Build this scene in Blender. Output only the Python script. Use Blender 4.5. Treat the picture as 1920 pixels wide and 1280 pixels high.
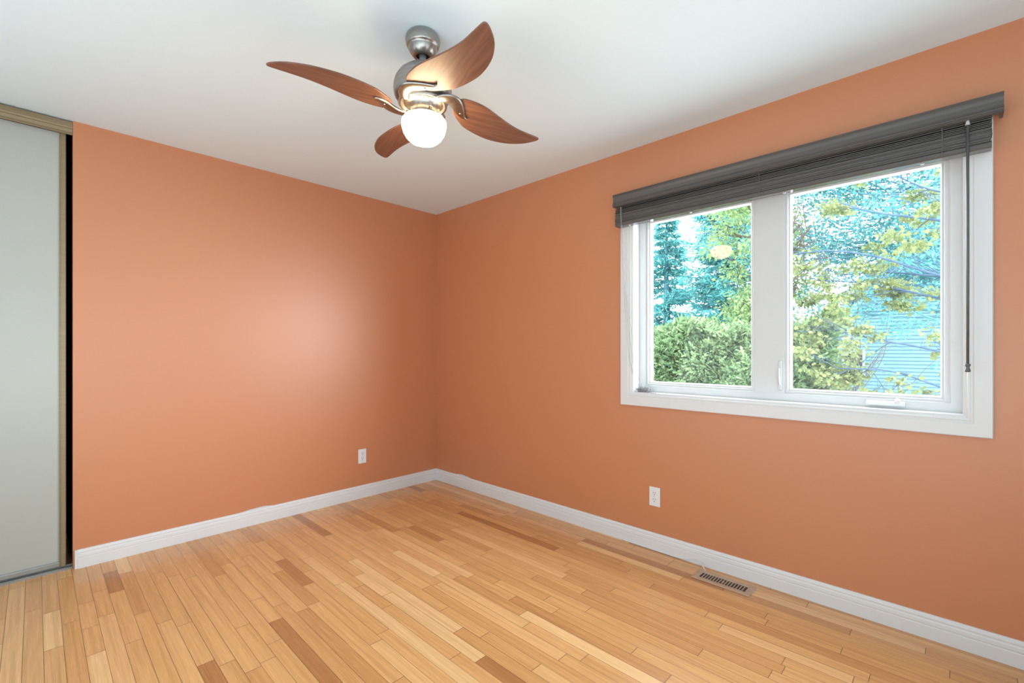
import bpy, bmesh, math, random
import numpy as np
from mathutils import Vector, Matrix
R = math.radians
random.seed(7)
for o in list(bpy.data.objects): bpy.data.objects.remove(o, do_unlink=True)
scene = bpy.context.scene
COL = scene.collection

# ------------------------------------------------------------------ camera
cam_d = bpy.data.cameras.new('camera'); cam = bpy.data.objects.new('camera', cam_d); COL.objects.link(cam)
YAW = 44.019
cam.location = (-2.5777, -3.4639, 1.1942)
cam.rotation_euler = (R(90), 0, R(YAW - 90))
cam_d.sensor_width = 36; cam_d.lens = 36 * 864.4 / 1920
cam_d.shift_y = 15.4 / 1920
cam_d.clip_start = .05
scene.camera = cam

# ------------------------------------------------------------------ world, sun, room light, exposure
SKY = 8.5
world = bpy.data.worlds.new('world'); scene.world = world; world.use_nodes = True
bg = world.node_tree.nodes['Background']
# overcast sky, brightest round a veiled sun low in the direction GLOW_DIR
wt = world.node_tree; GLOW = 27.0; GLOW_DIR = Vector((.42, -1.0, .18)).normalized()
def wn(kind, op=None, a=None, b=None):
    n = wt.nodes.new('ShaderNode' + kind)
    if op: n.operation = op
    for i, v in enumerate((a, b)):
        if v is None: continue
        if hasattr(v, 'is_output'): wt.links.new(v, n.inputs[i])
        else: n.inputs[i].default_value = v
    return n
gen = wt.nodes.new('ShaderNodeTexCoord').outputs['Generated']
dt = wn('VectorMath', 'DOT_PRODUCT', gen, GLOW_DIR).outputs['Value']
lobe = wn('Math', 'POWER', wn('Math', 'MAXIMUM', dt, 0.0).outputs[0], 8.0).outputs[0]
st = wn('Math', 'ADD', wn('Math', 'MULTIPLY', lobe, GLOW).outputs[0], SKY).outputs[0]
wt.links.new(st, bg.inputs[1]); bg.inputs[0].default_value = (.82, .90, .98, 1)
def light(name, kind, loc, rot, energy, color=(1, 1, 1), **kw):
    d = bpy.data.lights.new(name, kind); d.energy = energy; d.color = color
    for k, v in kw.items(): setattr(d, k, v)
    o = bpy.data.objects.new(name, d); o.location = loc; o.rotation_euler = rot; COL.objects.link(o); return o
sun = light('sun', 'SUN', (-6, -6, 9), (R(38), 0, R(-68)), 3.0, (1, .95, .86), angle=R(3))
por = light('window_portal', 'AREA', (.16, -2.755, 1.48), (0, R(90), 0), 1, shape='RECTANGLE', size=1.1, size_y=1.45)
por.data.cycles.is_portal = True
side = light('side_fill_light', 'AREA', (-3.45, -2.3, 1.0), (0, R(-118), 0), 25, (.85, .96, 1.03), shape='RECTANGLE', size=1.3, size_y=3.2)  # unseen fill lamp added to brighten the room; no doorway is modelled
rear = light('rear_fill_light', 'AREA', (-2.4, -4.05, 1.0), (R(114), 0, 0), 21, (.85, .96, 1.03), shape='RECTANGLE', size=2.6, size_y=1.2)  # second added fill lamp, behind the camera and out of view
vs = scene.view_settings
scene.display_settings.display_device = 'sRGB'
vs.view_transform = 'Standard'; vs.look = 'None'; vs.exposure = 0.3; vs.gamma = 1; vs.use_curve_mapping = False

# ------------------------------------------------------------------ mesh helpers
class MB:
    def __init__(s): s.v = []; s.f = []; s.sm = []
    def add(s, v, f, smooth=False):
        b = len(s.v); s.v += [tuple(p) for p in v]; s.f += [tuple(b + i for i in q) for q in f]; s.sm += [smooth] * len(f); return s
    def box(s, x0, x1, y0, y1, z0, z1):
        x0, x1 = sorted((x0, x1)); y0, y1 = sorted((y0, y1)); z0, z1 = sorted((z0, z1))
        return s.add([(x0,y0,z0),(x1,y0,z0),(x1,y1,z0),(x0,y1,z0),(x0,y0,z1),(x1,y0,z1),(x1,y1,z1),(x0,y1,z1)],
            [(0,3,2,1),(4,5,6,7),(0,1,5,4),(1,2,6,5),(2,3,7,6),(3,0,4,7)])
    def extrude(s, prof, axis, a, b):
        # closed profile of (p,q) pairs swept straight along an axis; axis 'y': (x,z), 'x': (y,z), 'z': (x,y)
        put = {'y': lambda p, t: (p[0], t, p[1]), 'x': lambda p, t: (t, p[0], p[1]), 'z': lambda p, t: (p[0], p[1], t)}[axis]
        n = len(prof); v = [put(p, a) for p in prof] + [put(p, b) for p in prof]
        f = [(i, (i+1) % n, n + (i+1) % n, n + i) for i in range(n)] + [tuple(range(n))[::-1], tuple(range(n, 2*n))]
        return s.add(v, f)
    def lathe(s, prof, n=48, c=(0,0,0), smooth=True, caps=True):
        v = []; f = []
        for r, z in prof:
            for k in range(n):
                a = 2*math.pi*k/n; v.append((c[0]+r*math.cos(a), c[1]+r*math.sin(a), c[2]+z))
        for j in range(len(prof)-1):
            for k in range(n):
                f.append((j*n+k, j*n+(k+1) % n, (j+1)*n+(k+1) % n, (j+1)*n+k))
        if caps: f += [tuple(range(n))[::-1], tuple(range((len(prof)-1)*n, len(prof)*n))]
        return s.add(v, f, smooth)
    def tube(s, pts, rad, n=8, caps=True):
        pts = [Vector(p) for p in pts]; m = len(pts)
        if not hasattr(rad, '__len__'): rad = [rad]*m
        v = []; f = []; up = None
        for i, p in enumerate(pts):
            t = (pts[min(i+1, m-1)] - pts[max(i-1, 0)])
            if t.length < 1e-9: t = Vector((0,0,1))
            t.normalize()
            if up is None: up = t.orthogonal().normalized()
            up = (up - t*up.dot(t))
            if up.length < 1e-6: up = t.orthogonal()
            up.normalize(); w = t.cross(up)
            for k in range(n):
                a = 2*math.pi*k/n; v.append(p + (up*math.cos(a) + w*math.sin(a))*rad[i])
        for i in range(m-1):
            for k in range(n): f.append((i*n+k, i*n+(k+1) % n, (i+1)*n+(k+1) % n, (i+1)*n+k))
        if caps: f += [tuple(range(n))[::-1], tuple(range((m-1)*n, m*n))]
        return s.add(v, f, True)
    def frame(s, y0, y1, z0, z1, prof):
        # mitred rectangular frame in a plane x = const: profile of (inset from the outer rectangle, x), swept round the four sides
        n = len(prof); v = []; f = []
        for (sy, sz) in ((0,0),(1,0),(1,1),(0,1)):
            for (d, x) in prof: v.append((x, y0+d if sy == 0 else y1-d, z0+d if sz == 0 else z1-d))
        for c in range(4):
            a, b = c*n, ((c+1) % 4)*n
            for i in range(n): f.append((a+i, a+(i+1) % n, b+(i+1) % n, b+i))
        return s.add(v, f)
    def build(s, name, mat, parent=None, bevel=0, seg=2, sub=0, normals=True):
        me = bpy.data.meshes.new(name); me.from_pydata(s.v, [], s.f)
        if normals and len(s.f) < 30000:
            bm = bmesh.new(); bm.from_mesh(me); bmesh.ops.recalc_face_normals(bm, faces=bm.faces); bm.to_mesh(me); bm.free()
        me.polygons.foreach_set('use_smooth', s.sm); me.update()
        me.materials.append(mat)
        o = bpy.data.objects.new(name, me); COL.objects.link(o)
        if parent: o.parent = parent
        if bevel:
            m = o.modifiers.new('bevel', 'BEVEL'); m.width = bevel; m.segments = seg; m.limit_method = 'ANGLE'; m.angle_limit = R(35)
        if sub:
            m = o.modifiers.new('sub', 'SUBSURF'); m.levels = m.render_levels = sub
        return o
def empty(name, loc=(0,0,0), rz=0, parent=None):
    o = bpy.data.objects.new(name, None); o.location = loc; o.rotation_euler = (0,0,rz); o.empty_display_size = .05; COL.objects.link(o)
    if parent: o.parent = parent
    return o
def tag(o, label=None, cat=None, group=None, kind=None):
    if label: o['label'] = label
    if cat: o['category'] = cat
    if group: o['group'] = group
    if kind: o['kind'] = kind
    return o
def spline(pts, n=8, closed=False):
    pts = [Vector(p) for p in pts]; m = len(pts); out = []
    for i in range(m if closed else m-1):
        g = (lambda k: pts[k % m]) if closed else (lambda k: pts[max(0, min(m-1, k))])
        p0, p1, p2, p3 = g(i-1), g(i), g(i+1), g(i+2)
        for k in range(n):
            t = k/n
            out.append(.5*((2*p1) + (p2-p0)*t + (2*p0-5*p1+4*p2-p3)*t*t + (3*p1-p0-3*p2+p3)*t**3))
    if not closed: out.append(pts[-1])
    return out

# ------------------------------------------------------------------ materials
class NT:
    def __init__(s, name):
        s.m = bpy.data.materials.new(name); s.m.use_nodes = True; s.t = s.m.node_tree; s.t.nodes.clear()
        s.out = s.t.nodes.new('ShaderNodeOutputMaterial')
    def n(s, kind, **kw):
        nd = s.t.nodes.new('ShaderNode' + kind)
        for k, v in kw.items():
            if k.startswith('i_'):
                key = k[2:]; key = int(key) if key.isdigit() else key.replace('_', ' ')
                if hasattr(v, 'is_output'): s.t.links.new(v, nd.inputs[key])
                else: nd.inputs[key].default_value = v
            else: setattr(nd, k, v)
        return nd
    def link(s, a, b): s.t.links.new(a, b)
    def math(s, op, a, b=None):
        nd = s.n('Math', operation=op)
        for i, v in enumerate((a, b)):
            if v is None: continue
            if hasattr(v, 'is_output'): s.link(v, nd.inputs[i])
            else: nd.inputs[i].default_value = v
        return nd.outputs[0]
    def ramp(s, fac, stops):
        nd = s.n('ValToRGB'); s.link(fac, nd.inputs[0]); e = nd.color_ramp.elements
        e[0].position, e[0].color = stops[0][0], (*stops[0][1], 1); e[1].position, e[1].color = stops[-1][0], (*stops[-1][1], 1)
        for p, c in stops[1:-1]: x = e.new(p); x.color = (*c, 1)
        return nd.outputs[0]
    def mix(s, fac, a, b, blend='MIX'):
        nd = s.n('Mix', data_type='RGBA', blend_type=blend)
        for i, v in ((0, fac), (6, a), (7, b)):
            if hasattr(v, 'is_output'): s.link(v, nd.inputs[i])
            elif i == 0: nd.inputs[0].default_value = v
            else: nd.inputs[i].default_value = (*v, 1)
        return nd.outputs[2]
    def pbr(s, color, rough=.5, metal=0, spec=.5, bump=None, bd=.1, bdist=.01, **kw):
        p = s.n('BsdfPrincipled')
        for k, v in (('Base Color', color), ('Roughness', rough), ('Metallic', metal), ('Specular IOR Level', spec)):
            if hasattr(v, 'is_output'): s.link(v, p.inputs[k])
            elif k == 'Base Color': p.inputs[k].default_value = (*v, 1)
            else: p.inputs[k].default_value = v
        for k, v in kw.items(): p.inputs[k.replace('_', ' ')].default_value = v
        if bump is not None:
            b = s.n('Bump', i_Strength=bd, i_Distance=bdist, i_Height=bump); s.link(b.outputs[0], p.inputs['Normal'])
        s.link(p.outputs[0], s.out.inputs[0]); return s.m
def coords(t, scale=(1,1,1), kind='Object'):
    tc = t.n('TexCoord'); mp = t.n('Mapping', i_Vector=tc.outputs[kind]); mp.inputs['Scale'].default_value = scale; return mp.outputs[0]
def noisy(name, c1, c2, scale=8, rough=.5, metal=0, spec=.5, stretch=(1,1,1), bump=0, detail=4, **kw):
    t = NT(name); co = coords(t, stretch)
    nz = t.n('TexNoise', i_Vector=co, i_Scale=scale, i_Detail=detail)
    c = t.ramp(nz.outputs[0], [(.3, c1), (.7, c2)])
    return t.pbr(c, rough, metal, spec, nz.outputs[0] if bump else None, bump, **kw)

def paint(name, c, rough, scale=260, bd=.05, spec=.5):
    t = NT(name); co = coords(t)
    nz = t.n('TexNoise', i_Vector=co, i_Scale=scale, i_Detail=3)
    big = t.n('TexNoise', i_Vector=co, i_Scale=1.3, i_Detail=2)
    col = t.mix(t.math('MULTIPLY', big.outputs[0], .12), c, tuple(x*.86 for x in c))
    return t.pbr(col, rough, 0, spec, nz.outputs[0], bd, .003)
M = {}
M['orange'] = paint('orange_eggshell_paint', (.60, .231, .103), .42, spec=.85)
M['ceiling'] = paint('white_ceiling_paint', (.79, .91, .97), .9, 180, .12, .2)
M['white_trim'] = paint('white_semigloss_paint', (.76, .76, .765), .38, 120, .015)
M['vinyl'] = noisy('white_vinyl', (.66, .66, .66), (.69, .69, .69), 5, .32)
M['plastic'] = noisy('white_plastic', (.80, .80, .80), (.83, .83, .83), 20, .35)
M['slot'] = noisy('dark_slot', (.02, .02, .02), (.035, .03, .03), 30, .6)
M['tan_metal'] = noisy('tan_metal', (.26, .20, .115), (.31, .245, .15), 6, .42, .35, .5, (.3, 30, 30))
M['grey_metal'] = noisy('grey_metal', (.30, .31, .29), (.37, .38, .36), 8, .4, .5)
M['door_panel'] = noisy('pale_glazed_panel', (.44, .45, .41), (.47, .48, .44), 1.2, .3)
M['dark'] = noisy('closet_shade_black', (.012, .01, .01), (.02, .016, .015), 5, .9, 0, .1)  # near-black colour stands in for the shade inside the closet
M['rail'] = noisy('glossy_grey_wood_grain', (.09, .082, .078), (.12, .11, .105), 26, .1, 0, .5, (1, .03, 3), 0)
M['blind'] = noisy('dark_grey_wood_grain', (.075, .069, .065), (.115, .105, .098), 26, .42, 0, .5, (1, .03, 3), .08)
M['wand'] = noisy('grey_plastic', (.10, .10, .10), (.13, .13, .13), 20, .35)
M['clear'] = noisy('pale_grey_clip', (.5, .5, .5), (.6, .6, .6), 20, .25)
M['cord'] = noisy('grey_white_cord', (.20, .195, .19), (.42, .41, .40), 200, .7)
M['nickel'] = noisy('brushed_nickel', (.33, .31, .29), (.42, .395, .37), 60, .3, 1, .5, (1, 1, 14))
M['rod'] = noisy('grey_painted_steel', (.24, .24, .24), (.30, .30, .30), 40, .45, .2)
M['register'] = noisy('tan_enamel', (.50, .35, .235), (.56, .40, .275), 30, .4, .1)
def wood_blade():
    t = NT('walnut_blade'); co = coords(t, (1.2, 16, 16))
    nz = t.n('TexNoise', i_Vector=co, i_Scale=4, i_Detail=6, i_Distortion=.6)
    c = t.ramp(nz.outputs[0], [(.25, (.125, .053, .036)), (.5, (.195, .086, .055)), (.75, (.26, .12, .076))])
    return t.pbr(c, .38)
M['blade'] = wood_blade()
def floor_mat():
    t = NT('oak_strip_floor')
    at = t.n('Attribute', attribute_name='board'); uv = t.n('UVMap')
    sep = t.n('SeparateXYZ', i_Vector=uv.outputs[0]); sc = t.n('SeparateColor', i_Color=at.outputs['Color'])
    r1, r2, r3 = sc.outputs[0], sc.outputs[1], sc.outputs[2]
    base = t.ramp(r1, [(0, (.49, .22, .08)), (.12, (.63, .315, .122)), (.4, (.745, .405, .165)), (.75, (.80, .445, .19)), (1, (.90, .56, .27))])
    cb = t.n('CombineXYZ', i_X=t.math('ADD', t.math('MULTIPLY', sep.outputs[0], 1.0), t.math('MULTIPLY', r2, 40)), i_Y=t.math('MULTIPLY', sep.outputs[1], .3), i_Z=t.math('MULTIPLY', r3, 30))
    g1 = t.n('TexNoise', i_Vector=cb.outputs[0], i_Scale=3.2, i_Detail=5, i_Distortion=1.2)
    g2 = t.n('TexNoise', i_Vector=cb.outputs[0], i_Scale=22, i_Detail=3)
    g1r = t.ramp(g1.outputs[0], [(.3, (.84, .80, .76)), (.55, (1, 1, 1)), (.75, (1.06, 1.05, 1.04))])
    g2r = t.ramp(g2.outputs[0], [(.35, (.93, .915, .90)), (.6, (1, 1, 1))])
    c = t.mix(1, t.mix(1, base, g1r, 'MULTIPLY'), g2r, 'MULTIPLY')
    # knots
    vo = t.n('TexVoronoi', i_Vector=t.n('TexCoord').outputs['Object'], i_Scale=2.1)
    kn = t.math('LESS_THAN', vo.outputs['Distance'], .035)
    c = t.mix(t.math('MULTIPLY', kn, .45), c, (.16, .07, .03))
    # dark joints between boards: u is 0..1 across, v metres along, w (b) length
    ln = t.n('Attribute', attribute_name='blen')
    e1 = t.math('MINIMUM', sep.outputs[0], t.math('SUBTRACT', 1, sep.outputs[0]))
    e2 = t.math('MINIMUM', sep.outputs[1], t.math('SUBTRACT', ln.outputs['Fac'], sep.outputs[1]))
    j = t.math('MAXIMUM', t.math('LESS_THAN', e1, t.math('ADD', .011, t.math('MULTIPLY', r2, .012))), t.math('LESS_THAN', e2, .0014))
    c = t.mix(t.math('MULTIPLY', j, .72), c, (.10, .045, .02))
    rough = t.math('ADD', .2, t.math('MULTIPLY', g2.outputs[0], .12))
    return t.pbr(c, rough, 0, .5, t.math('SUBTRACT', 1, j), .25, .0012)
M['floor'] = floor_mat()
def glass():
    t = NT('window_glass')
    tr = t.n('BsdfTransparent', i_0=(.97, .985, .98, 1)); gl = t.n('BsdfGlossy', i_1=.02)
    fr = t.n('Fresnel', i_IOR=1.45); mx = t.n('MixShader', i_0=t.math('MULTIPLY', fr.outputs[0], t.math('SUBTRACT', 1, t.n('NewGeometry').outputs['Backfacing'])), i_1=tr.outputs[0], i_2=gl.outputs[0])
    t.link(mx.outputs[0], t.out.inputs[0]); return t.m
M['glass'] = glass()
def globe_mat():
    t = NT('lit_opal_globe'); e = t.n('Emission', i_0=(1, .79, .49, 1), i_1=22.0); t.link(e.outputs[0], t.out.inputs[0]); return t.m
M['globe'] = globe_mat()
def leafmat(name, c1, c2, c3=None, trans=.35, scale=1.0):
    t = NT(name); g = t.n('NewGeometry'); co = t.n('TexCoord')
    nz = t.n('TexNoise', i_Vector=co.outputs['Object'], i_Scale=scale, i_Detail=3)
    f = t.math('ADD', t.math('MULTIPLY', g.outputs['Random Per Island'], .55), t.math('MULTIPLY', t.math('SUBTRACT', nz.outputs[0], .28), 1.0))
    c = t.ramp(f, [(.05, c1), (.5, c2), (.95, c3 or c2)])
    d = t.n('BsdfDiffuse', i_0=c); tl = t.n('BsdfTranslucent', i_0=c)
    mx = t.n('MixShader', i_0=trans, i_1=d.outputs[0], i_2=tl.outputs[0]); t.link(mx.outputs[0], t.out.inputs[0]); return t.m
M['cedar'] = leafmat('cedar_foliage', (.07, .12, .06), (.155, .235, .115), (.26, .345, .18), .25, 2.2)
M['spruce'] = leafmat('spruce_foliage', (.045, .20, .21), (.08, .27, .27), (.14, .33, .28), .25, 1.2)
M['lime'] = leafmat('lime_leaves', (.11, .18, .075), (.17, .25, .11), (.25, .33, .15), .35, 2)
M['maple'] = leafmat('young_maple_leaves', (.10, .125, .055), (.16, .19, .085), (.225, .25, .115), .35, 3)
M['teal'] = leafmat('blue_green_leaves', (.05, .19, .20), (.09, .26, .26), (.15, .31, .26), .35, 1.5)
M['bark'] = noisy('grey_blue_bark', (.03, .055, .09), (.06, .095, .14), 12, .9, 0, .2)
M['bark2'] = noisy('teal_grey_bark', (.05, .14, .17), (.08, .20, .23), 12, .9, 0, .2)
M['brown_bark'] = noisy('brown_bark', (.06, .045, .04), (.11, .085, .07), 12, .9, 0, .2)
M['siding'] = noisy('pale_blue_siding', (.075, .165, .20), (.085, .18, .215), 3, .6)
M['house_trim'] = noisy('white_blue_trim', (.20, .33, .42), (.23, .37, .46), 3, .5)
M['shingle'] = noisy('slate_shingles', (.07, .13, .19), (.10, .17, .24), 14, .8)
M['house_glass'] = noisy('dark_window_glass', (.02, .03, .035), (.03, .045, .05), 3, .1)
M['bounce_ground'] = noisy('pale_bounce_surface', (.42, .42, .40), (.50, .50, .48), 6, .9, 0, .1)  # pale tone chosen to bounce daylight up through the window
M['smear'] = noisy('white_filler', (.6, .6, .62), (.7, .7, .7), 40, .6)

# ------------------------------------------------------------------ room shell
H = 2.44; XL = -3.8; YB = -4.4; CX = -2.434           # CX: where the left wall ends and the closet begins
def struct(o): o['kind'] = 'structure'; return o
struct(MB().box(CX, 0, 0, .12, 0, H).build('wall_left', M['orange']))
OY0, OY1, OZ0, OZ1 = -3.482, -2.026, .934, 2.035     # window opening
wr = MB()
wr.box(0, .16, YB, OY0-.015, 0, H).box(0, .16, OY1+.015, .12, 0, H).box(0, .16, OY0-.015, OY1+.015, 0, OZ0-.015).box(0, .16, OY0-.015, OY1+.015, OZ1+.015, H)
wall_r = struct(wr.build('wall_right', M['orange']))
struct(MB().box(XL-.1, .16, YB-.12, YB, 0, H).build('wall_rear', M['ceiling']))
struct(MB().box(XL-.1, XL, YB, .75, 0, H).build('wall_side', M['ceiling']))
struct(MB().box(XL-.1, .16, YB-.12, .75, H, H+.25).build('ceiling', M['ceiling']))
# floor: every strip board is a quad of one mesh, with its own random tint
W = .0572; rng = random.Random(11)
fv, ff, uvs, bcol, blen = [], [], [], [], []
x = .02; 
while x > XL-.05:
    y = .80; first = True
    while y > YB:
        L = rng.choice([.28, .36, .45, .6, .75, .9, 1.1]) * rng.uniform(.85, 1.15)
        if first: L *= rng.random(); first = False
        y2 = max(y - L, YB-.02)
        b = len(fv); fv += [(x, y, 0), (x-W, y, 0), (x-W, y2, 0), (x, y2, 0)]; ff.append((b, b+1, b+2, b+3))
        uvs += [(0, 0), (1, 0), (1, y-y2), (0, y-y2)]
        c = (min(1, max(0, rng.gauss(.5, .24))), rng.random(), rng.random(), 1); bcol += [c]*4; blen += [y-y2]*4
        y = y2
    x -= W
me = bpy.data.meshes.new('floor'); me.from_pydata(fv, [], ff)
ul = me.uv_layers.new(name='UVMap'); ul.data.foreach_set('uv', np.array(uvs, float).ravel())
ca = me.color_attributes.new('board', 'FLOAT_COLOR', 'CORNER'); ca.data.foreach_set('color', np.array(bcol, float).ravel())
la = me.attributes.new('blen', 'FLOAT', 'CORNER'); la.data.foreach_set('value', np.array(blen, float))
me.materials.append(M['floor']); me.update()
fo = bpy.data.objects.new('floor', me); COL.objects.link(fo); struct(fo)
bm = bmesh.new(); bm.from_mesh(me); bmesh.ops.recalc_face_normals(bm, faces=bm.faces)
if bm.faces[:][0].normal.z < 0: bmesh.ops.reverse_faces(bm, faces=bm.faces[:])
bm.to_mesh(me); bm.free()
struct(MB().box(XL-.1, .16, YB-.12, .75, -.12, -.004).build('trim_4', M['dark']))

# baseboards: profile of (distance from wall, height)
BB = [(0, 0), (.016, 0), (.016, .052), (.0145, .054), (.0145, .058), (.0155, .061), (.0145, .074), (.0115, .079), (.0115, .083), (.0125, .086), (.0105, .094), (.007, .1), (0, .1)]
b = MB(); b.extrude([(-d, z) for d, z in BB], 'x', CX+.018, -.0)
bl = struct(b.build('baseboard_left', M['white_trim']))
MB().box(CX+.006, CX+.018, -.0165, 0, 0, .1).build('end_return', M['white_trim'], bl, .002)
b = MB(); b.extrude([(-d, z) for d, z in BB], 'y', YB, -.016)
struct(b.build('baseboard_right', M['white_trim']))
# small smears of filler where the baseboard was removed and refixed
for (nm, v) in (('filler_smear', [(-.0012, -.50, .098), (-.0012, -.44, .108), (-.0012, -.36, .112), (-.0012, -.31, .106), (-.0012, -.29, .098)]),):
    MB().add(v + [(p[0]+.0012, p[1], p[2]) for p in v], [(0,1,2,3,4), (9,8,7,6,5)] + [(i, (i+1) % 5, 5+(i+1) % 5, 5+i) for i in range(5)]).build(nm, M['smear'], wall_r)
wl = bpy.data.objects['wall_left']
for xs in ((-1.62, -1.56, -1.47, -1.40), ):
    v = [(xs[0], -.0012, .099), (xs[1], -.0012, .107), (xs[2], -.0012, .109), (xs[3], -.0012, .099)]
    MB().add(v + [(p[0], 0, p[2]) for p in v], [(0,1,2,3), (7,6,5,4)] + [(i, (i+1) % 4, 4+(i+1) % 4, 4+i) for i in range(4)]).build('filler_smear', M['smear'], wl)

# ------------------------------------------------------------------ closet with a sliding door
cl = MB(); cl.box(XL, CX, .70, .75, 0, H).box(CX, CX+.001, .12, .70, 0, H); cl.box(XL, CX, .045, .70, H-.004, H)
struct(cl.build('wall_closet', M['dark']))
tr = MB().extrude([(.004, 2.362), (.001, 2.366), (.004, 2.376), (.001, 2.392), (.004, 2.398), (.001, 2.404), (.001, 2.43), (.006, 2.436), (.07, 2.436), (.07, 2.425), (.020, 2.420), (.020, 2.366), (.012, 2.366)], 'x', XL, CX-.001)
struct(tr.build('trim_1', M['tan_metal']))
tr = MB().extrude([(.012, 0), (.012, .010), (.02, .013), (.03, .012), (.031, .006), (.055, .006), (.056, .014), (.062, .014), (.07, .004), (.07, 0)], 'x', XL, CX-.001)
struct(tr.build('trim_2', M['grey_metal']))
d1 = struct(empty('door_1', (-3.1, .045, 0)))
def pd(mb, name, mat, bev=.002):
    o = mb.build(name, mat, None, bev); o.data.transform(Matrix.Translation((3.1, -.045, 0))); o.parent = d1; return o
pd(MB().box(XL+.03, -2.481, .036, .052, .045, 2.37), 'door_panel', M['door_panel'])
pd(MB().extrude([(-2.486, .028), (-2.478, .024), (-2.462, .024), (-2.459, .030), (-2.459, .056), (-2.486, .056)], 'z', .02, 2.385), 'stile', M['tan_metal'], .001)
pd(MB().extrude([(.030, .018), (.026, .024), (.026, .042), (.030, .048), (.056, .048), (.056, .018)], 'x', XL+.03, -2.486), 'bottom_rail', M['grey_metal'], .001)

# ------------------------------------------------------------------ window
w1 = struct(empty('window_1', (0, -2.754, .85)))
def pw(mb, name, mat, bev=.0015, parent=None):
    o = mb.build(name, mat, None, bev); o.data.transform(Matrix.Translation((0, 2.754, -.85))); o.parent = parent or w1; return o
# casing: outer edge to inner edge
CO = (-3.563, -1.939, .851, 2.115)
pw(MB().frame(*CO, [(0, 0), (0, -.017), (.003, -.020), (.052, -.020), (.056, -.0165), (.060, -.0165), (.064, -.0185), (.070, -.0175), (.074, -.012), (.0835, -.010), (.0835, 0)]), 'casing', M['white_trim'], 0)
jb = MB().frame(OY0-.015, OY1+.015, OZ0-.015, OZ1+.015, [(0, -.002), (.013, -.012), (.015, -.010), (.015, .16), (0, .16)])
pw(jb, 'jamb', M['white_trim'], 0)
FX = .062
pw(MB().frame(OY0, OY1, OZ0, OZ1, [(0, FX), (.038, FX), (.042, FX+.006), (.045, FX+.006), (.045, .108), (0, .108)]), 'frame', M['vinyl'], 0)
pw(MB().box(FX+.0006, .108, -2.835, -2.696, OZ0+.02, OZ1-.02), 'mullion', M['vinyl'], 0)
GL = (-2.697, -2.072, .972, 2.0); GR = (-3.438, -2.834, .972, 2.0)
for gy0, gy1, gz0, gz1 in (GL, GR):
    s = pw(MB().frame(gy0, gy1, gz0, gz1, [(0, FX+.008), (.012, FX+.006), (.016, FX+.012), (.022, FX+.012), (.026, FX+.022), (.026, .106), (0, .106)]), 'sash', M['vinyl'], 0)
    pw(MB().box(.094, .100, gy0+.022, gy1-.022, gz0+.022, gz1-.022), 'glass_pane', M['glass'], 0, s)
ck = pw(MB().extrude([(FX, .944), (FX-.020, .946), (FX-.024, .951), (FX-.018, .962), (FX, .968)], 'y', -3.30, -3.165), 'crank_handle', M['plastic'], .002)
pw(MB().tube([(FX-.010, -3.270, .962), (FX-.034, -3.276, .975), (FX-.050, -3.280, .966)], [.008, .0095, .0095], 14), 'crank_knob', M['plastic'], .001, ck)
lk = pw(MB().extrude([(FX, .985), (FX-.007, .99), (FX-.007, 1.135), (FX, 1.14)], 'y', -2.821, -2.806), 'sash_lock', M['vinyl'], .002)
pw(MB().tube(spline([(FX-.006, -2.813, 1.02), (FX-.016, -2.813, 1.03), (FX-.022, -2.813, 1.06), (FX-.022, -2.813, 1.10)], 5), .0042, 10), 'lever', M['vinyl'], 0, lk)

# ------------------------------------------------------------------ venetian blind
vb = tag(empty('venetian_blind', (0, -2.755, 2.0)), 'dark grey wood-look venetian blind drawn fully up under its moulded valance above the window', 'blind')
def pb(mb, name, mat, bev=0, parent=None, label=None):
    o = mb.build(name, mat, None, bev); o.data.transform(Matrix.Translation((0, 2.755, -2.0))); o.parent = parent or vb
    if label: o['label'] = label
    return o
VP = [(-.078, 2.150), (-.092, 2.150), (-.094, 2.144), (-.089, 2.139), (-.089, 2.133), (-.086, 2.122), (-.086, 2.104), (-.090, 2.094), (-.094, 2.090), (-.094, 2.086), (-.090, 2.083), (-.091, 2.078), (-.085, 2.074), (-.078, 2.074)]
va = MB().extrude(VP, 'y', -3.588, -1.928)
va.box(-.08, -.021, -3.588, -3.578, 2.076, 2.149).box(-.08, -.021, -1.938, -1.928, 2.076, 2.149)
pb(va, 'valance', M['blind'])
pb(MB().box(-.070, -.021, -3.560, -1.932, 2.085, 2.140), 'headrail', M['blind'], .002)
sl = MB(); rs = random.Random(3)
zs = [1.9812 + .0032*i for i in range(16)] + [2.036, 2.0415, 2.048, 2.0555, 2.064, 2.0725]
for i, z in enumerate(zs):
    dx = rs.uniform(-.002, .002); dy = rs.uniform(-.003, .003); t = rs.uniform(-.0012, .0012)
    p = [(-.075+dx, z+t), (-.050+dx, z+.0018), (-.025+dx, z-t), (-.025+dx, z+.003-t), (-.050+dx, z+.0048), (-.075+dx, z+.003+t)]
    sl.extrude(p, 'y', -3.556+dy, -1.936+dy)
pb(sl, 'slats', M['blind'])
br = pb(MB().extrude([(-.076, 1.962), (-.073, 1.956), (-.027, 1.956), (-.024, 1.962), (-.024, 1.975), (-.028, 1.981), (-.072, 1.981), (-.076, 1.975)], 'y', -3.557, -1.935), 'bottom_rail', M['rail'])
for y in (-2.02, -2.40, -2.86, -3.36):
    pb(MB().lathe([(.006, 1.9525), (.007, 1.9545), (.007, 1.957)], 12, (-.05, y, 0)), 'button', M['clear'], 0, br, 'pale round cord button')
for y in (-1.985, -2.755, -3.42):
    pb(MB().box(-.0775, -.0765, y-.0015, y+.0015, 1.96, 2.08), 'ladder_tape', M['blind'])
wd = pb(MB().tube([(-.083, -3.492, 2.062), (-.083, -3.4925, 1.6), (-.083, -3.492, 1.135)], .0048, 12), 'tilt_wand', M['wand'])
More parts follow.
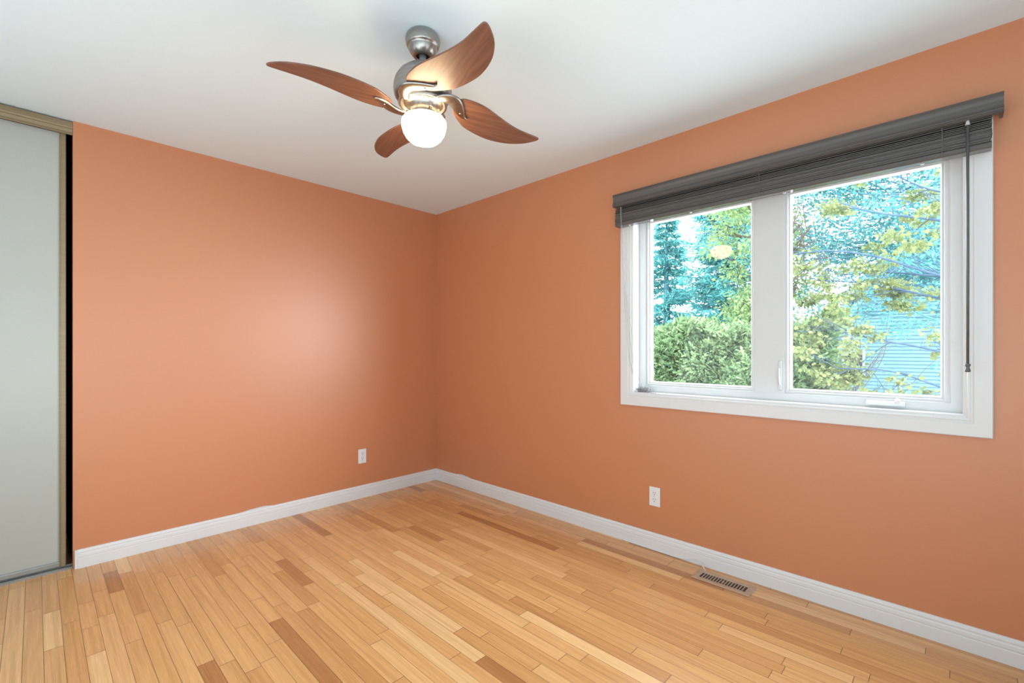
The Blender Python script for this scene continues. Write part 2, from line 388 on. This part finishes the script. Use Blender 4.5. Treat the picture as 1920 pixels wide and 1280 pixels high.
pb(MB().tube([(-.083, -3.492, 2.058), (-.083, -3.492, 2.068), (-.081, -3.492, 2.082)], [.0075, .006, .004], 12), 'wand_clip', M['clear'], 0, wd, 'pale plastic wand clip')
pb(MB().lathe([(.005, 1.142), (.0085, 1.139), (.0085, 1.133), (.0058, 1.129), (.0058, 1.124), (.0085, 1.116), (.009, 1.111), (.006, 1.108)], 16, (-.083, -3.492, 0)), 'wand_tip', M['wand'], 0, wd)
lc = MB()
for k in range(3):
    a = k*.006
    lc.tube(spline([(-.079, -1.975-a*.4, 2.07), (-.078, -1.978-a*.6, 1.95), (-.055, -1.984-a, 1.6), (-.035+.01*k, -2.0-a*2, 1.25), (-.008, -2.022-a*3, 1.03), (.012, -2.05-a*2, .965)], 8), .0011, 6)
pb(lc, 'lift_cord', M['cord'])
tg = MB(); rt_ = random.Random(5)
for k in range(7):
    p = []; c = Vector((.012, -2.075, .944)); q = c.copy()
    for i in range(16):
        q = Vector((c.x + rt_.uniform(-.020, .026), c.y + rt_.uniform(-.055, .04), OZ0 + .0015 + abs(rt_.gauss(0, .011)))); p.append(q)
    tg.tube(spline(p, 6), .0013, 5)
tg.tube(spline([(.02, -2.08, .95), (.02, -2.092, .972), (.02, -2.11, .976), (.02, -2.122, .962), (.02, -2.12, .945)], 6), .0013, 5)
tg.tube(spline([(.0, -2.09, .944), (-.014, -2.11, .937), (-.017, -2.15, .9365), (-.012, -2.18, .9365)], 6), .0013, 5)
pb(tg, 'cord_tangle', M['cord'])

# ------------------------------------------------------------------ ceiling fan
FX0, FY0 = -1.508, -1.938
fan = tag(empty('ceiling_fan', (FX0, FY0, H)), 'brushed nickel ceiling fan with four swooping walnut blades and a lit white globe', 'ceiling fan')
def pf(mb, name, mat, bev=0, parent=None, label=None):
    o = mb.build(name, mat, None, bev); o.data.transform(Matrix.Translation((0, 0, -H))); o.parent = parent or fan
    if label: o['label'] = label
    return o
can = pf(MB().lathe([(.058, H), (.062, H-.004), (.066, 2.430), (.068, 2.420), (.067, 2.410), (.064, 2.398), (.061, 2.392), (.058, 2.391), (.056, 2.384), (.051, 2.372), (.044, 2.362), (.036, 2.355), (.028, 2.352), (.026, 2.356), (.026, 2.37)], 64), 'canopy', M['nickel'])
pf(MB().lathe([(.0255, 2.358), (.022, 2.362), (.014, 2.366)], 32), 'hanger_ball', M['slot'], 0, can)
pf(MB().lathe([(.0135, 2.37), (.0135, 2.30)], 32), 'downrod', M['rod'])
mo = pf(MB().lathe([(.016, 2.318), (.030, 2.317), (.050, 2.310), (.075, 2.297), (.094, 2.280), (.105, 2.262), (.108, 2.256), (.106, 2.252), (.110, 2.246), (.112, 2.240), (.109, 2.236), (.113, 2.229), (.114, 2.222), (.111, 2.218), (.113, 2.210), (.110, 2.196), (.102, 2.184), (.092, 2.178), (.082, 2.175), (.078, 2.170)], 64), 'motor_housing', M['nickel'])
pf(MB().lathe([(.080, 2.176), (.094, 2.172), (.096, 2.166), (.094, 2.160), (.084, 2.158), (.080, 2.165)], 48), 'flywheel', M['nickel'])
sw = pf(MB().lathe([(.088, 2.176), (.089, 2.170), (.083, 2.166), (.068, 2.163), (.057, 2.162), (.053, 2.159), (.051, 2.124), (.055, 2.121), (.055, 2.116)], 48), 'light_fitter', M['nickel'])
for a in (20, 140, 260):
    c = Vector((math.cos(R(a)), math.sin(R(a)), 0))
    pf(MB().tube([c*.052+Vector((0,0,2.137)), c*.060+Vector((0,0,2.137)), c*.061+Vector((0,0,2.137)), c*.066+Vector((0,0,2.137))], [.0025, .0025, .005, .005], 12), 'thumb_screw', M['nickel'], 0, sw)
gl_ = pf(MB().lathe([(.05, 2.118), (.066, 2.115), (.079, 2.108), (.086, 2.099), (.088, 2.090), (.0865, 2.074), (.081, 2.054), (.070, 2.035), (.055, 2.021), (.034, 2.012), (.012, 2.009)], 48), 'globe', M['globe'], 0, None, 'glowing white opal glass globe')
gl_.location = (.0036, -.0036, 0); sw.location = (.003, -.003, 0)
UP = [(.108, -.050), (.115, -.030), (.125, -.012), (.14, .006), (.16, .025), (.18, .043), (.2, .057), (.24, .074), (.28, .087), (.32, .096), (.36, .0985), (.40, .0965), (.44, .089), (.48, .074), (.51, .055), (.535, .032), (.546, .018)]
LO = [(.549, .008), (.543, .001), (.52, -.004), (.48, -.010), (.44, -.017), (.40, -.028), (.36, -.043), (.32, -.060), (.28, -.078), (.24, -.095), (.2, -.106), (.16, -.111), (.13, -.108), (.114, -.092), (.107, -.07)]
bo = spline([(u, v, 0) for u, v in UP+LO], 4, True)
BZ = 2.157
def blade_mesh():
    n = len(bo); v = []; f = []
    rings = [(-.0035, .9), (-.0022, 1.0), (.0022, 1.0), (.0035, .9)]
    cen = Vector((.32, 0, 0))
    for z, k in rings:
        for i, p in enumerate(bo):
            a, c = bo[i-1], bo[(i+1) % n]; t = (c-a).normalized(); nn = Vector((t.y, -t.x, 0))
            q = p + nn*(.0 if k == 1 else .0018)
            v.append((q.x, q.y, z))
    for j in range(3):
        for i in range(n): f.append((j*n+i, j*n+(i+1) % n, (j+1)*n+(i+1) % n, (j+1)*n+i))
    f += [tuple(range(n)), tuple(range(3*n, 4*n))]
    return MB().add(v, f)
BK = [((.030, -.080), .036), ((.055, -.092), .046), ((.080, -.094), .052), ((.104, -.083), .053), ((.127, -.058), .047), ((.149, -.031), .036), ((.170, -.013), .017), ((.185, -.010), .006)]
def bracket_mesh():
    cl_ = spline([(p[0], p[1], w) for p, w in BK], 6); v = []; f = []; m = len(cl_)
    for i, p in enumerate(cl_):
        a, c = cl_[max(0, i-1)], cl_[min(m-1, i+1)]; t = Vector((c.x-a.x, c.y-a.y, 0)).normalized(); nn = Vector((-t.y, t.x, 0)); h = p.z/2
        zt = -.0035; dip = max(0, (.09-p.x)/.06)*.004
        for (s, dz) in ((-1, 0), (-.96, -.005), (-.7, -.0085), (0, -.011), (.7, -.0085), (.96, -.005), (1, 0)):
            v.append((p.x+nn.x*h*s, p.y+nn.y*h*s, zt+dz-dip))
    for i in range(m-1):
        for k in range(7): f.append((i*7+k, i*7+(k+1) % 7, (i+1)*7+(k+1) % 7, (i+1)*7+k))
    f += [tuple(range(7)), tuple(range((m-1)*7, m*7))]
    return MB().add(v, f, True)
bl0 = blade_mesh().build('blade', M['blade'])
bk0 = bracket_mesh().build('blade_bracket', M['nickel'])
sc0 = [MB().lathe([(.002, -.0165), (.0042, -.0155), (.0045, -.012)], 12, (u, v, 0)).build('screw', M['nickel']) for (u, v) in ((.143, -.038),)]
for k in range(4):
    if k == 0: bl, subs = bl0, [bk0] + sc0
    else:
        bl = bl0.copy(); subs = [o.copy() for o in [bk0] + sc0]
        for o in [bl] + subs: COL.objects.link(o)
    bl.parent = fan
    for o in subs: o.parent = bl
    bl.location = (0, 0, BZ-H)
    bl.rotation_euler = (Matrix.Rotation(R(YAW - 90 + 31 - 1.56 + 90*k), 3, 'Z') @ Matrix.Rotation(R(-8.3), 3, 'X')).to_euler()

# ------------------------------------------------------------------ outlets
def outlet(name, loc, rz, label):
    e = tag(empty(name, loc, rz), label, 'outlet', 'wall outlets')
    # local: x along the wall, y out of the wall (negative), z up
    pl = MB(); pl.box(-.0345, .0345, -.0055, 0, -.057, .057); pl = pl.build('cover_plate', M['plastic'], e, .003, 3)
    for dz in (.0195, -.0195):
        o = MB().extrude([(.0165*math.cos(a)*1.02, dz + max(-.0135, min(.0135, .0165*math.sin(a)))) for a in [2*math.pi*i/28 for i in range(28)]], 'y', -.0075, -.005).build('receptacle', M['plastic'], e, .0006)
        s = MB().box(-.0078, -.0052, -.0077, -.007, dz+.001, dz+.0095).box(.0048, .0074, -.0077, -.007, dz+.002, dz+.0095)
        s.extrude([(.0028*math.cos(a), dz-.0070+.0028*math.sin(a)) for a in [2*math.pi*i/14 for i in range(14)]], 'y', -.0077, -.007)
        s.build('slots', M['slot'], o)
    sc = MB().extrude([(.0028*math.cos(a), .0028*math.sin(a)) for a in [2*math.pi*i/14 for i in range(14)]], 'y', -.0072, -.005).build('screw', M['clear'], e)
    return e
outlet('power_outlet', (-.7385, 0, .334), 0, 'white duplex outlet on the left wall to the left of the room corner')
outlet('power_outlet', (0, -2.162, .316), R(-90), 'white duplex outlet on the right wall below the window')

# ------------------------------------------------------------------ floor register
rg = tag(empty('floor_register', (-.122, -2.598, 0)), 'tan metal floor vent with slotted louvres set beside the right baseboard', 'vent')
fr = MB(); hw, hl, iw, il = .061, .1425, .030, .112
ring = [(hw, hl, .0015), (hw-.006, hl-.006, .005), (iw+.003, il+.003, .0055), (iw, il, .003), (iw, il, -.02)]
v = []; f = []
for a, b_, z in ring: v += [(-a, -b_, z), (a, -b_, z), (a, b_, z), (-a, b_, z)]
for j in range(len(ring)-1):
    for i in range(4): f.append((j*4+i, j*4+(i+1) % 4, (j+1)*4+(i+1) % 4, (j+1)*4+i))
fr.add(v, f); fr.build('frame', M['register'], rg)
lv = MB()
for i in range(16):
    y = -il + 2*il*(i+.5+.0)/16 + .007
    if i == 15: continue
    lv.add([(-iw, y-.0016, .0045), (iw, y-.0016, .0045), (iw, y+.0016, .0052), (-iw, y+.0016, .0052), (-iw, y-.006, -.012), (iw, y-.006, -.012), (iw, y-.003, -.012), (-iw, y-.003, -.012)],
           [(0,1,2,3), (0,1,5,4), (3,2,6,7), (4,5,6,7), (0,3,7,4), (1,2,6,5)])
lv.build('louvres', M['register'], rg)
MB().tube([(-.004, -.002, .0), (-.004, -.002, .008)], [.006, .005], 12).build('damper_wheel', M['register'], rg)
MB().box(-iw-.002, iw+.002, -il-.002, il+.002, -.003, .0005).build('duct', M['slot'], rg)
# thin white cable coming out of the baseboard foot into the vent
tag(MB().tube(spline([(-.0175, -1.95, .0045), (-.0185, -2.2, .004), (-.018, -2.33, .006), (-.019, -2.39, .018), (-.022, -2.42, .026), (-.034, -2.455, .016), (-.055, -2.475, .0075), (-.072, -2.488, .0075)], 6), .0028, 8).build('cable', M['white_trim']),
    'thin white cable lying along the right baseboard and running to the floor vent', 'cable')

# ------------------------------------------------------------------ outdoors
GZ = -2.9
bounce_ground = MB().box(.3, 45, -30, 30, GZ-.1, GZ).build('bounce_ground', M['bounce_ground']); bounce_ground['kind'] = 'structure'; bounce_ground.name = 'ground'  # unseen ground, kept pale as a reflector for the ceiling
nr = np.random.default_rng(4)
def leaves(centres, dirs, shape, size, jit=.25, droop=None, flat=0):
    """one leaf outline per centre, tip along dirs, random roll; returns a MB-like pair"""
    c = np.asarray(centres, float); n = len(c); d = np.asarray(dirs, float); d /= np.linalg.norm(d, axis=1, keepdims=True)+1e-9
    r = nr.normal(size=(n, 3)); r[:, 2] += flat*0
    s = np.cross(d, r); s /= np.linalg.norm(s, axis=1, keepdims=True)+1e-9
    if flat:
        s2 = np.cross(d, np.array([0, 0, 1.])+nr.normal(size=(n, 3))*.45); s2 /= np.linalg.norm(s2, axis=1, keepdims=True)+1e-9; s = s2
    nn = np.cross(s, d)
    sz = size*(1+nr.uniform(-jit, jit, n))[:, None]
    P = np.array(shape, float)     # (along, across, up)
    v = (c[:, None, :] + sz[:, None, :]*(P[None, :, 0:1]*d[:, None, :] + P[None, :, 1:2]*s[:, None, :] + P[None, :, 2:3]*nn[:, None, :])).reshape(-1, 3)
    k = len(P); f = (np.arange(n)[:, None]*k + np.arange(k)[None, :])
    return v, f
def leafobj(name, parts, mat, parent):
    V = []; F = []; b = 0
    for v, f in parts:
        V.append(v); F += (f+b).tolist(); b += len(v)
    me = bpy.data.meshes.new(name); me.from_pydata(np.concatenate(V).tolist(), [], F); me.materials.append(mat); me.update()
    o = bpy.data.objects.new(name, me); COL.objects.link(o); o.parent = parent
    o.matrix_parent_inverse = Matrix.Translation(-Vector(parent.location)); return o
def wood(mb, name, mat, parent):
    o = mb.build(name, mat, parent, normals=False); o.matrix_parent_inverse = Matrix.Translation(-Vector(parent.location)); return o
OVAL = [(0, 0, 0), (.35, .22, .03), (.7, .2, .02), (1, 0, -.05), (.7, -.2, .02), (.35, -.22, .03)]
MAPLE = [(0, 0, 0), (.1, .38, -.04), (.32, .28, .02), (.5, .5, -.06), (.62, .2, .02), (1, 0, -.1), (.62, -.2, .02), (.5, -.5, -.06), (.32, -.28, .02), (.1, -.38, -.04)]
SPRAY = [(0, -.03, 0), (0, .03, 0), (.5, .12, .02), (1, .0, -.03), (.5, -.12, .02)]
FERN = [(0, -.04, 0), (.3, -.2, .0), (.28, -.05, 0), (.62, -.24, -.02), (.55, -.05, -.01), (.88, -.13, -.04), (1.1, 0, -.06), (.88, .13, -.04), (.55, .05, -.01), (.62, .24, -.02), (.28, .05, 0), (.3, .2, 0), (0, .04, 0)]

# cedar hedge behind the left pane
hd = tag(empty('cedar_hedge', (6.6, .6, GZ)), 'feathery light green cedar hedge filling the lower half of the left window pane', 'hedge')
def hedge_top(y): return 1.62 + .10*math.sin(y*2.1+.5) + .07*math.sin(y*5.3) - .05*math.sin(y*1.1)
hc = []; hdn = []
for i in range(30000):
    y = nr.uniform(-2.1, 3.2); zt = hedge_top(y); z = nr.uniform(-.2, zt)
    bump = .16*math.sin(y*3.1+z*2.3) + .12*math.sin(y*7+z*4.4+1) 
    rd = max(0, (z-(zt-.9))/.9); fx = 5.75 + bump*1.0 + .75*rd**2
    x_ = fx + abs(nr.normal())*.28
    hc.append((x_, y, z)); hdn.append((-.75+nr.normal()*.55, nr.normal()*.75, .35+nr.normal()*.55))
for i in range(4500):
    y = nr.uniform(-2.1, 3.2); hc.append((6.4+nr.uniform(-.3, .8), y, hedge_top(y)-abs(nr.normal())*.12)); hdn.append((-.3+nr.normal()*.6, nr.normal()*.7, .8+nr.normal()*.4))
leafobj('foliage', [leaves(hc, hdn, FERN, .125, .45)], M['cedar'], hd)
core = MB()
for i in range(9):
    y0 = -2.2 + .6*i; core.tube([(6.6+.1*math.sin(i*2), y0+.3, GZ), (6.6, y0+.3, 0), (6.62, y0+.32, hedge_top(y0+.3)-.2)], [.07, .05, .015], 7)
wood(core, 'stems', M['brown_bark'], hd)

def spruce(name, x0, y0, top, base_r, label, seed, zlow=-1.5, dens=1.0):
    rg_ = random.Random(seed); e = tag(empty(name, (x0, y0, GZ)), label, 'tree')
    w = MB(); w.tube([(x0, y0, GZ), (x0+.03, y0, 1), (x0, y0+.02, top*.6), (x0, y0, top)], [.20, .16, .09, .02], 8)
    cs = []; ds = []; z = zlow
    while z < top-.15:
        f = 1-(z-GZ)/(top-GZ); L0 = base_r*(.10+.95*f)
        for k in range(int(7*dens)):
            a = rg_.uniform(0, 2*math.pi); L = L0*rg_.uniform(.6, 1.12); dr = rg_.uniform(.0, .22)
            pts = [(x0+math.cos(a)*L*t, y0+math.sin(a)*L*t, z - dr*L*math.sin(t*2.2) + .16*L*t*t) for t in (0, .25, .5, .75, 1)]
            w.tube(pts, [.03, .025, .018, .012, .005], 5, False)
            sp = spline(pts, 5)
            for i in range(2, len(sp)):
                t = i/(len(sp)-1)
                for s in (-1, 1):
                    if rg_.random() < .12: continue
                    tl = .42*(1-.6*t)*min(1, .3+L)*rg_.uniform(.6, 1.2); ang = a + s*rg_.uniform(.5, 1.1)
                    n_ = max(2, int(tl/.055))
                    for q in range(n_):
                        u = (q+.5)/n_*tl
                        p = (sp[i].x+math.cos(ang)*u, sp[i].y+math.sin(ang)*u, sp[i].z - .35*u - rg_.random()*.05)
                        cs.append(p); ds.append((math.cos(ang)+rg_.gauss(0, .5), math.sin(ang)+rg_.gauss(0, .5), -.25+rg_.gauss(0, .5)))
        z += .17 + .10*rg_.random()
    leafobj('foliage', [leaves(cs, ds, SPRAY, .15, .4)], M['spruce'], e)
    wood(w, 'trunk', M['bark2'], e); return e
spruce('spruce_tree', 13.0, 3.95, 6.3, 2.3, 'feathery blue-green spruce with a bare trunk at the far left of the left window pane', 3, .6, .95)
spruce('spruce_tree', 12.4, 1.75, 7.4, 2.7, 'broad blue-green spruce behind the hedge in the middle of the left pane', 9, .3, 1.5)

def grow(w, tips, p, d, L, r, depth, rg_, spread=.6, up=.05, nseg=4):
    pts = [Vector(p)]; d = Vector(d).normalized(); rad = [r]
    for i in range(nseg):
        d = (d + Vector((rg_.gauss(0, .13), rg_.gauss(0, .13), rg_.gauss(0, .10)+up*.5))).normalized()
        pts.append(pts[-1] + d*(L/nseg)); rad.append(r*(1-.55*(i+1)/nseg))
    sp = spline(pts, 3); rr = [r*(1-.6*i/(len(sp)-1)) for i in range(len(sp))]
    w.tube(sp, rr, 6 if depth > 1 else 4, False)
    if depth <= 0:
        tips.append((pts[-1], d)); tips.append((pts[-2], d)); return
    nb = 3 if depth > 1 else 3
    for k in range(nb+1):
        j = len(pts)-1 if k == nb else rg_.randint(1, len(pts)-2)
        dd = (d + Vector((rg_.gauss(0, spread), rg_.gauss(0, spread), rg_.gauss(0, spread*.6)+up))).normalized()
        grow(w, tips, pts[j], dd, L*rg_.uniform(.5, .75), r*.5, depth-1, rg_, spread, up, nseg)
def clusters(tips, n, spread, sq=.7):
    cs = []; ds = []
    for p, d in tips:
        for k in range(n):
            o = Vector((nr.normal()*spread, nr.normal()*spread, nr.normal()*spread*sq))
            cs.append(p+o); ds.append((o.x+nr.normal()*.04, o.y+nr.normal()*.04, o.z-.06+nr.normal()*.05))
    return cs, ds
# lime green tree in the right half of the left pane
t1 = tag(empty('leafy_tree', (8.2, -.8, GZ)), 'bright lime green leafy tree in the right half of the left window pane', 'tree')
w = MB(); tips = []; rg_ = random.Random(21)
w.tube([(8.2, -.8, GZ), (8.25, -.75, -.5), (8.2, -.7, 1.2), (8.2, -.65, 2.6), (8.2, -.6, 3.6)], [.13, .11, .09, .06, .03], 9)
for k in range(15):
    a = rg_.uniform(0, 6.28); z = 1.0+k*.21
    grow(w, tips, (8.2, -.65, z), (math.cos(a), math.sin(a), .35), 1.0*rg_.uniform(.7, 1.1), .03, 2, rg_, .55, .1, 3)
tips = [q for q in tips if q[0].y < (.40 if q[0].z > 2.3 else .9) and q[0].y > (-1.0 if q[0].z > 1.7 else -2)]
rg_.shuffle(tips)
cs, ds = clusters(tips[:420], 26, .11)
leafobj('foliage', [leaves(cs, ds, OVAL, .085, .35)], M['lime'], t1); wood(w, 'trunk', M['brown_bark'], t1)

# maple whose limbs sweep in from the right across the right pane
t2 = tag(empty('maple_tree', (6.4, -4.7, GZ)), 'maple with drooping yellow-green young leaf clusters close outside the right window pane', 'tree')
w = MB(); tips = []; rg_ = random.Random(33)
w.tube(spline([(6.4, -4.7, GZ), (6.35, -4.65, -.8), (6.4, -4.6, .8), (6.5, -4.5, 2.4), (6.4, -4.5, 4.2)], 4), .16, 10)
limbs = [[(6.45, -4.55, 1.55), (6.2, -3.9, 1.95), (6.0, -3.2, 2.25), (5.9, -2.6, 2.55), (5.9, -2.0, 2.72), (6.0, -1.4, 2.72)],
         [(6.45, -4.55, 1.2), (6.3, -3.9, 1.65), (6.3, -3.2, 1.95), (6.3, -2.5, 2.2), (6.5, -1.8, 2.35)],
         [(6.45, -4.5, 2.4), (6.0, -3.9, 2.7), (5.8, -3.2, 2.95), (5.7, -2.6, 3.15), (5.8, -2.2, 3.4)],
         [(6.45, -4.5, 3.0), (6.2, -3.8, 3.2), (6.0, -3.2, 3.4), (5.9, -2.8, 3.7)],
         [(6.4, -4.6, .6), (6.1, -3.9, .95), (5.9, -3.2, 1.2), (5.8, -2.6, 1.35), (5.9, -2.1, 1.5)],
         [(6.4, -4.6, .2), (6.0, -3.9, .45), (5.8, -3.3, .70), (5.6, -2.8, .9), (5.6, -2.2, .92)],
         [(6.4, -4.6, -.2), (5.9, -3.8, .15), (5.7, -3.1, .3), (5.7, -2.5, .45), (5.8, -2.0, .42)],
         [(6.45, -4.5, 1.9), (6.9, -3.9, 2.2), (7.2, -3.2, 2.35), (7.4, -2.6, 2.5), (7.6, -2.0, 2.55)]]
for L_ in limbs:
    sp = spline(L_, 6); m = len(sp); w.tube(sp, [.020*(1-.75*i/m)+.003 for i in range(m)], 7)
    for k in range(14):
        j = rg_.randint(int(m*.2), m-1); dd = (Vector(L_[-1])-Vector(L_[-2])).normalized()
        dd = (dd*.8+Vector((rg_.gauss(0, .5), rg_.gauss(0, .4), rg_.gauss(0, .45)))).normalized()
        grow(w, tips, sp[j], dd, rg_.uniform(.35, .8), .007, 1, rg_, .5, .0, 3)
rg_.shuffle(tips); keep = tips[:140]
cs, ds = clusters(keep, 46, .065, .55)
leafobj('foliage', [leaves(cs, ds, MAPLE, .062, .35)], M['maple'], t2); wood(w, 'branches', M['bark'], t2)

# airy blue-green tree behind the maple, sky showing through
t3 = tag(empty('airy_tree', (10.5, -4.9, GZ)), 'airy blue-green tree behind the maple with white sky showing through', 'tree')
w = MB(); tips = []; rg_ = random.Random(51)
w.tube(spline([(10.5, -4.9, GZ), (10.4, -4.8, 0), (10.4, -4.6, 2.4), (10.3, -4.5, 5.4)], 4), .14, 9)
for k in range(46):
    z = 1.75 + k*.085
    grow(w, tips, (10.4, -4.6, z), (rg_.uniform(-.4, .3), 1, rg_.uniform(-.05, .3)), rg_.uniform(1.7, 3.8), .026, 2, rg_, .35, .03, 4)
rg_.shuffle(tips)
cs, ds = clusters(tips[:1500], 17, .14, .5)
leafobj('foliage', [leaves(cs, ds, OVAL, .085, .35)], M['teal'], t3); wood(w, 'branches', M['bark2'], t3)

# low yellow-green shrub at the lower left of the right pane
t4 = tag(empty('leafy_shrub', (8.2, -1.35, GZ)), 'bushy yellow-green shrub at the lower left of the right window pane', 'shrub')
w = MB(); tips = []; rg_ = random.Random(61)
for k in range(16):
    a = rg_.uniform(0, 6.28); grow(w, tips, (8.2+.15*math.cos(a), -1.25+.15*math.sin(a), GZ+.2), (.22*math.cos(a), .22*math.sin(a), 1), 3.0*rg_.uniform(.75, 1.0), .03, 2, rg_, .35, .12, 4)
tips = [q for q in tips if q[0].z > -1 and q[0].y > -1.95 and q[0].z < 1.55]
rg_.shuffle(tips)
cs, ds = clusters(tips[:260], 26, .10, .7)
leafobj('foliage', [leaves(cs, ds, MAPLE, .075, .35)], M['maple'], t4); wood(w, 'stems', M['brown_bark'], t4)

# neighbour's house with a sided gable facing the window
HX = 15.0; hc_y = -2.9; ZT = 3.3; SL = 1.75; EAVE = -.3       # clipped gable: centre y, top of the wall, rake slope, eave height
hs = tag(empty('house', (HX+3, hc_y, GZ)), "neighbour's house with pale blue lap siding and steep roof beyond the right pane", 'house')
def ph(mb, name, mat, parent=None):
    o = mb.build(name, mat, None); o.data.transform(Matrix.Translation((-HX-3, -hc_y, -GZ))); o.parent = parent or hs; return o
def half(z): return 1.4 + (ZT - max(z, EAVE))/SL
wm = MB(); z = GZ; dz = .105
while z < ZT-.01:
    z2 = min(z+dz, ZT); a, b_ = half(z), half(z2)
    wm.add([(HX-.03, hc_y-a, z), (HX-.03, hc_y+a, z), (HX, hc_y+b_, z2), (HX, hc_y-b_, z2), (HX, hc_y-a, z), (HX, hc_y+a, z)], [(0,1,2,3), (0,1,5,4)]); z = z2
wm.box(HX+.01, HX+7, hc_y-half(EAVE), hc_y+half(EAVE), GZ, EAVE)
ph(wm, 'siding', M['siding'])
rf = MB()
for s_ in (1, -1):
    n_ = Vector((0, s_*SL, 1)).normalized()
    a = Vector((HX-.3, hc_y+s_*1.4, ZT+.03)); ln = half(EAVE)-1.4+.35; b_ = Vector((HX-.3, a.y+s_*ln, a.z-SL*ln))
    q = [a, b_, b_+n_*.14, a+n_*.14]; rf.add([tuple(p) for p in q]+[(p.x+7.6, p.y, p.z) for p in q], [(0,1,2,3), (4,5,6,7), (0,1,5,4), (1,2,6,5), (2,3,7,6), (3,0,4,7)])
rf.add([(HX-.35, hc_y-1.6, ZT), (HX-.35, hc_y+1.6, ZT), (HX+1.4, hc_y+.05, ZT+2.0), (HX+1.4, hc_y-.05, ZT+2.0), (HX-.35, hc_y-1.6, ZT-.12), (HX-.35, hc_y+1.6, ZT-.12), (HX+7, hc_y+.05, ZT+2), (HX+7, hc_y-.05, ZT+2), (HX+7, hc_y-1.6, ZT), (HX+7, hc_y+1.6, ZT)],
       [(0,1,2,3), (0,1,5,4), (3,2,6,7), (1,9,6,2), (0,3,7,8), (4,5,1,0)])
ph(rf, 'roof', M['shingle'])
for s_ in (1, -1):
    n_ = Vector((0, s_*SL, 1)).normalized(); r_ = MB()
    for (x0_, o1, o2) in ((HX-.34, -.02, .12), (HX-.06, -.22, -.06)):
        a = Vector((x0_, hc_y+s_*1.4, ZT+.03)); ln = half(EAVE)-1.4+.35; b_ = Vector((x0_, a.y+s_*ln, a.z-SL*ln))
        q = [a+n_*o1, b_+n_*o1, b_+n_*o2, a+n_*o2]; r_.add([tuple(p) for p in q]+[(p.x+.03, p.y, p.z) for p in q], [(0,1,2,3), (4,5,6,7), (0,1,5,4), (1,2,6,5), (2,3,7,6), (3,0,4,7)])
    ph(r_, 'rake_trim', M['house_trim'])
hwn = ph(MB().frame(-1.45, -.85, .30, 1.15, [(0, HX-.03), (.0, HX-.06), (.07, HX-.06), (.07, HX-.02)]), 'window', M['house_trim'])
ph(MB().box(HX-.035, HX-.025, -1.39, -.91, .36, 1.09), 'pane', M['house_glass'], hwn)
